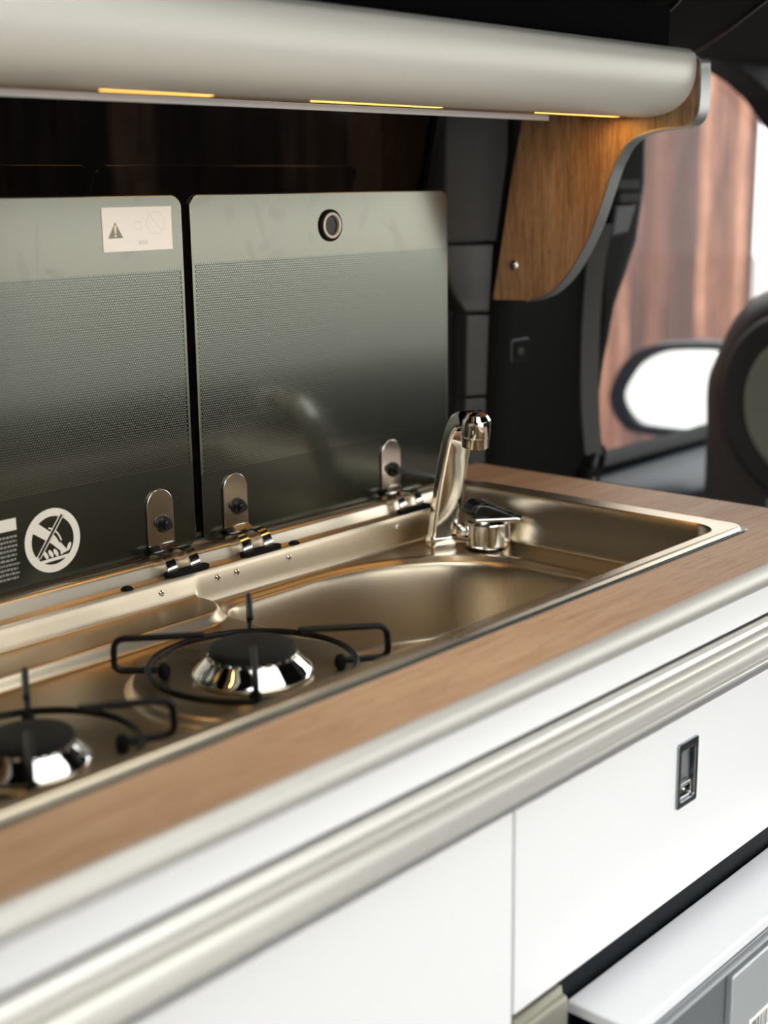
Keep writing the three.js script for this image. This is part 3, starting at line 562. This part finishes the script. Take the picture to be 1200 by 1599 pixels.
// ================================================================ OVERHEAD LOCKER
{
  const o = thing('overhead_locker', 'overhead locker with curved satin aluminium front and wooden end panel', 'locker');
  const xe = 1.44;
  const fr = [];
  fr.push([-0.264, 1.4085], [-0.252, 1.4075], [-0.244, 1.4055], [-0.2408, 1.4025], [-0.2396, 1.399]);
  for (let k = 0; k <= 44; k++) { const a = Math.PI / 2 * k / 44; fr.push([-0.308 + 0.0695 * Math.pow(Math.cos(a), 0.8), 1.392 - 0.0562 * Math.pow(Math.sin(a), 0.8)]); }
  const inn = fr.slice().reverse().map(([z, y]) => [z - 0.003, y + 0.0025]);
  part('front', alongX(fr.concat(inn), -0.5, xe - 0.001, 0.9), M.lockerAlu, o, 'curved satin aluminium front');
  part('body', box(-0.5, xe - 0.002, 1.350, 1.455, -0.55, -0.275, 0), M.headliner, o);
  part('underside', box(-0.5, xe - 0.002, 1.3432, 1.349, -0.42, -0.306, 0), M.sideWood, o);
  part('rear_rail', alongX([[-0.424, 1.3365], [-0.4175, 1.3360], [-0.4168, 1.3392], [-0.4175, 1.3425], [-0.424, 1.3425]], -0.5, 1.405, 0.4), M.white, o, 'thin white rail under the locker');
  // wooden end panel with a metal edge band
  const prof = [[-0.262, 1.398], [-0.2385, 1.3975], [-0.235, 1.385], [-0.2345, 1.352], [-0.2375, 1.335], [-0.2465, 1.3265], [-0.262, 1.3243], [-0.280, 1.3237], [-0.300, 1.3205], [-0.3175, 1.3150], [-0.331, 1.3055], [-0.340, 1.293], [-0.348, 1.278], [-0.358, 1.251], [-0.371, 1.2168], [-0.389, 1.1818], [-0.412, 1.1497], [-0.436, 1.1289], [-0.456, 1.1200], [-0.474, 1.1160]];
  const sm = smoothPts(prof, 120);
  const full = sm.concat([[-0.528, 1.1144], [-0.520, 1.1546], [-0.508, 1.2201], [-0.498, 1.276], [-0.484, 1.3345], [-0.475, 1.398]]);
  part('end_panel', alongX(full, xe, xe + 0.019, 0.5, 'y'), M.sideWood, o, 'oak-look end panel with curved cut-out');
  // band: strip following the curve, a little proud of the panel
  const off = sm.map((p, i) => { const a = sm[Math.max(0, i - 1)], b = sm[Math.min(sm.length - 1, i + 1)], dx = b[0] - a[0], dy = b[1] - a[1], l = Math.hypot(dx, dy) || 1; return [p[0] - dy / l * 0.0022, p[1] + dx / l * 0.0022]; });
  const sgn = off[60][0] > sm[60][0] ? 1 : -1;
  const off2 = sgn > 0 ? off : sm.map((p, i) => [2 * p[0] - off[i][0], 2 * p[1] - off[i][1]]);
  part('edge_band', alongX(sm.concat(off2.slice().reverse()), xe - 0.0008, xe + 0.021, 0.6), M.band, o, 'grey metal edge band');
  const sc = part('cover_screw', lathe([[0, 0.0042], [0.004, 0.0036], [0.0066, 0.0018], [0.0072, 0]], 28, 0.9).rotateZ(Math.PI / 2), M.chrome, o, 'round chrome screw head'); sc.position.set(xe, 1.1602, -0.4945);

  // amber LED bars under the locker; last one unseen, kept to light the hob
  [[0.684, 0.797], [0.919, 1.10], [1.266, 1.425], [0.40, 0.55]].forEach(([a, b], i) => {
    const l = thing('led_light', ['amber LED light bar above the glass lid with the white sticker', 'amber LED light bar above the glass lid with the finger hole', 'amber LED light bar beside the wooden end panel of the locker', 'unseen amber LED light bar added above the smaller burner'][i], 'light', [(a + b) / 2, 1.3378, -0.334], 'amber LED bars under the overhead locker');
    part('led_strip', new RoundedBoxGeometry(b - a, 0.0013, 0.008, 2, 0.0006), M.led, l);
    part('led_housing', box(-(b - a) / 2 - 0.004, (b - a) / 2 + 0.004, 0.0012, 0.005, -0.007, 0.007, 0.001), M.aluSoft, l);
    const ra = new THREE.RectAreaLight(lin(1.0, 0.52, 0.12), 17, b - a, 0.008); ra.position.set(0, -0.0026, 0); ra.rotation.x = -Math.PI / 2; l.add(ra);
  });
}

// ================================================================ FRONT OF THE VAN
{ // seat belt at the door pillar
  const b = thing('seat_belt', 'grey seat belt hanging from the black door pillar', 'seat belt');
  const ribbon = (pts, w) => { // flat webbing with thickness, width along x-ish direction
    const cv = new THREE.CatmullRomCurve3(pts.map(p => new THREE.Vector3(...p))), n = 40, pos = [], idx = [];
    for (let i = 0; i <= n; i++) { const p = cv.getPointAt(i / n); for (const [a, t] of [[-w, -0.001], [w, -0.001], [w, 0.001], [-w, 0.001]]) pos.push(p.x + a * 0.5, p.y, p.z + a * 0.72 + t); }
    for (let i = 0; i < n; i++) for (let k = 0; k < 4; k++) { const a = i * 4 + k, c = i * 4 + (k + 1) % 4; idx.push(a, c, a + 4, c, c + 4, a + 4); }
    let g = new THREE.BufferGeometry(); g.setAttribute('position', new THREE.Float32BufferAttribute(pos, 3)); g.setIndex(idx); return creased(g, 0.4);
  };
  part('webbing', ribbon([[1.70, 1.205, -0.528], [1.69, 1.16, -0.532], [1.682, 1.08, -0.534], [1.68, 1.0, -0.534], [1.682, 0.93, -0.532], [1.69, 0.868, -0.53]], 0.0145), M.belt, b);
  part('webbing', ribbon([[1.70, 1.205, -0.530], [1.70, 1.15, -0.536], [1.715, 1.08, -0.545], [1.725, 1.02, -0.556]], 0.011), M.blackPlastic, b);
  part('upper_guide', [box(1.715, 1.775, 1.252, 1.268, -0.545, -0.515, 0.005), box(1.715, 1.775, 1.234, 1.248, -0.545, -0.512, 0.005)], M.pillarGrey, b);
  part('guide_cover', alongZ(polyShape([[1.705, 1.185], [1.75, 1.19], [1.772, 1.232], [1.715, 1.232]]), -0.55, -0.518, 0.005), M.bodyDark, b);
  part('lower_anchor', [new THREE.TorusGeometry(0.019, 0.006, 10, 28).scale(0.75, 1.2, 1).rotateZ(-0.5).translate(1.70, 0.855, -0.532), box(1.665, 1.70, 0.80, 0.85, -0.545, -0.52, 0.008)], M.rubber, b);
  const rv = part('rivet', lathe([[0, 0.003], [0.003, 0.0024], [0.0042, 0]], 16, 0.9).rotateX(Math.PI / 2), M.chrome, b); rv.position.set(1.679, 0.834, -0.52);
}
{ // door mirror
  const m = thing('door_mirror', 'black door mirror outside the front side window', 'mirror');
  const P = [[-1.020, 0.815], [-1.006, 0.857], [-0.975, 0.902], [-0.922, 0.932], [-0.86, 0.945], [-0.76, 0.951], [-0.735, 0.94], [-0.725, 0.86], [-0.73, 0.78], [-0.76, 0.748], [-0.85, 0.742], [-0.930, 0.741], [-0.972, 0.746], [-1.004, 0.775]];
  const o = smoothPts(P, 80, true), shrink = (k, dz = 0, dy = 0) => o.map(([z, y]) => [-0.868 + (z + 0.868) * k + dz, 0.846 + (y - 0.846) * k + dy]);
  const sh = (k, dz, dy) => new THREE.Shape(shrink(k, dz, dy).map(([z, y]) => new THREE.Vector2(-z, y)));
  const rim = sh(1, 0, 0); rim.holes.push(new THREE.Path(shrink(0.79, 0.012, 0.002).map(([z, y]) => new THREE.Vector2(-z, y))));
  let g = new THREE.ExtrudeGeometry(rim, { depth: 0.05, bevelEnabled: true, bevelSize: 0.006, bevelThickness: 0.006, bevelOffset: -0.006, bevelSegments: 3 }).rotateY(Math.PI / 2).translate(2.49, 0, 0);
  part('housing_rim', creased(g, 0.8), M.mirrorHousing, m);
  // bulged back shell
  const pos = [], idx = [], L = 10, n = o.length;
  for (let i = 0; i <= L; i++) { const a = i / L * Math.PI / 2, k = Math.cos(a) * 0.999 + 0.001; for (const [z, y] of shrink(k)) pos.push(2.54 + 0.10 * Math.sin(a), y, z); }
  for (let i = 0; i < L; i++) for (let k = 0; k < n; k++) { const a = i * n + k, b = i * n + (k + 1) % n; idx.push(a, b, a + n, b, b + n, a + n); }
  let bg = new THREE.BufferGeometry(); bg.setAttribute('position', new THREE.Float32BufferAttribute(pos, 3)); bg.setIndex(idx); bg.computeVertexNormals();
  part('housing_shell', bg, M.mirrorHousing, m);
  let mg = new THREE.ExtrudeGeometry(sh(0.82, 0.012, 0.002), { depth: 0.004, bevelEnabled: false }).rotateY(Math.PI / 2);
  mg.translate(0, -0.846, 0.868).rotateY(0.155).rotateZ(-0.04).translate(2.505, 0.846, -0.868);
  part('mirror_glass', creased(mg, 0.4), M.mirrorGlass, m, 'bright mirror glass');
  part('mirror_arm', box(2.51, 2.57, 0.765, 0.815, -0.76, -0.66, 0.02), M.mirrorHousing, m);
}
{ // front passenger seat seen from behind
  const s = thing('front_seat', 'dark front passenger seat with grey back panel', 'seat');
  const P = [[-0.525, 0.40], [-0.531, 0.60], [-0.533, 0.755], [-0.533, 0.85], [-0.535, 0.938], [-0.520, 0.985], [-0.498, 1.035], [-0.470, 1.073], [-0.43, 1.097], [-0.37, 1.112], [-0.28, 1.118], [-0.19, 1.112], [-0.13, 1.097], [-0.09, 1.07], [-0.06, 1.03], [-0.04, 0.97], [-0.03, 0.85], [-0.03, 0.60], [-0.035, 0.40]];
  const shape = (f) => new THREE.Shape(smoothPts(P, 100).map(f).map(([z, y]) => new THREE.Vector2(-z, y)));
  const ex = (sh, d, bv, x) => creased(new THREE.ExtrudeGeometry(sh, { depth: d, bevelEnabled: true, bevelSize: bv, bevelThickness: bv, bevelOffset: -bv, bevelSegments: 8 }).rotateY(Math.PI / 2).translate(x + bv, 0, 0), 0.9);
  part('backrest', ex(shape(p => p), 0.05, 0.045, 2.0), M.seatLeather, s);
  const shell = [[-0.28, 0.735], [-0.36, 0.755], [-0.43, 0.80], [-0.475, 0.86], [-0.488, 0.93], [-0.478, 0.985], [-0.45, 1.03], [-0.40, 1.06], [-0.28, 1.075], [-0.16, 1.06], [-0.11, 1.03], [-0.082, 0.985], [-0.072, 0.93], [-0.085, 0.86], [-0.13, 0.80], [-0.20, 0.755]];
  const shp = k => new THREE.Shape(smoothPts(shell.map(([z, y]) => [-0.28 + (z + 0.28) * k, 0.91 + (y - 0.91) * k]), 80, true).map(([z, y]) => new THREE.Vector2(-z, y)));
  part('back_shell', ex(shp(1), 0.01, 0.012, 1.985), M.seatShell, s);
  part('back_panel', ex(shp(0.78), 0.006, 0.012, 1.976), M.seatFabric, s, 'grey-green fabric back panel');
  part('lower_panel', ex(new THREE.Shape([[0.40, 0.45], [0.16, 0.45], [0.16, 0.74], [0.30, 0.725], [0.40, 0.765]].map(p => new THREE.Vector2(p[0], p[1]))), 0.01, 0.008, 1.99), M.seatTeal, s);
  part('cushion', new RoundedBoxGeometry(0.48, 0.16, 0.48, 4, 0.06).translate(2.26, 0.42, -0.28), M.seatLeather, s);
  part('pedestal', new RoundedBoxGeometry(0.40, 0.36, 0.40, 2, 0.02).translate(2.22, 0.18, -0.28), M.blackPlastic, s);
}

renderer.render(scene, camera);
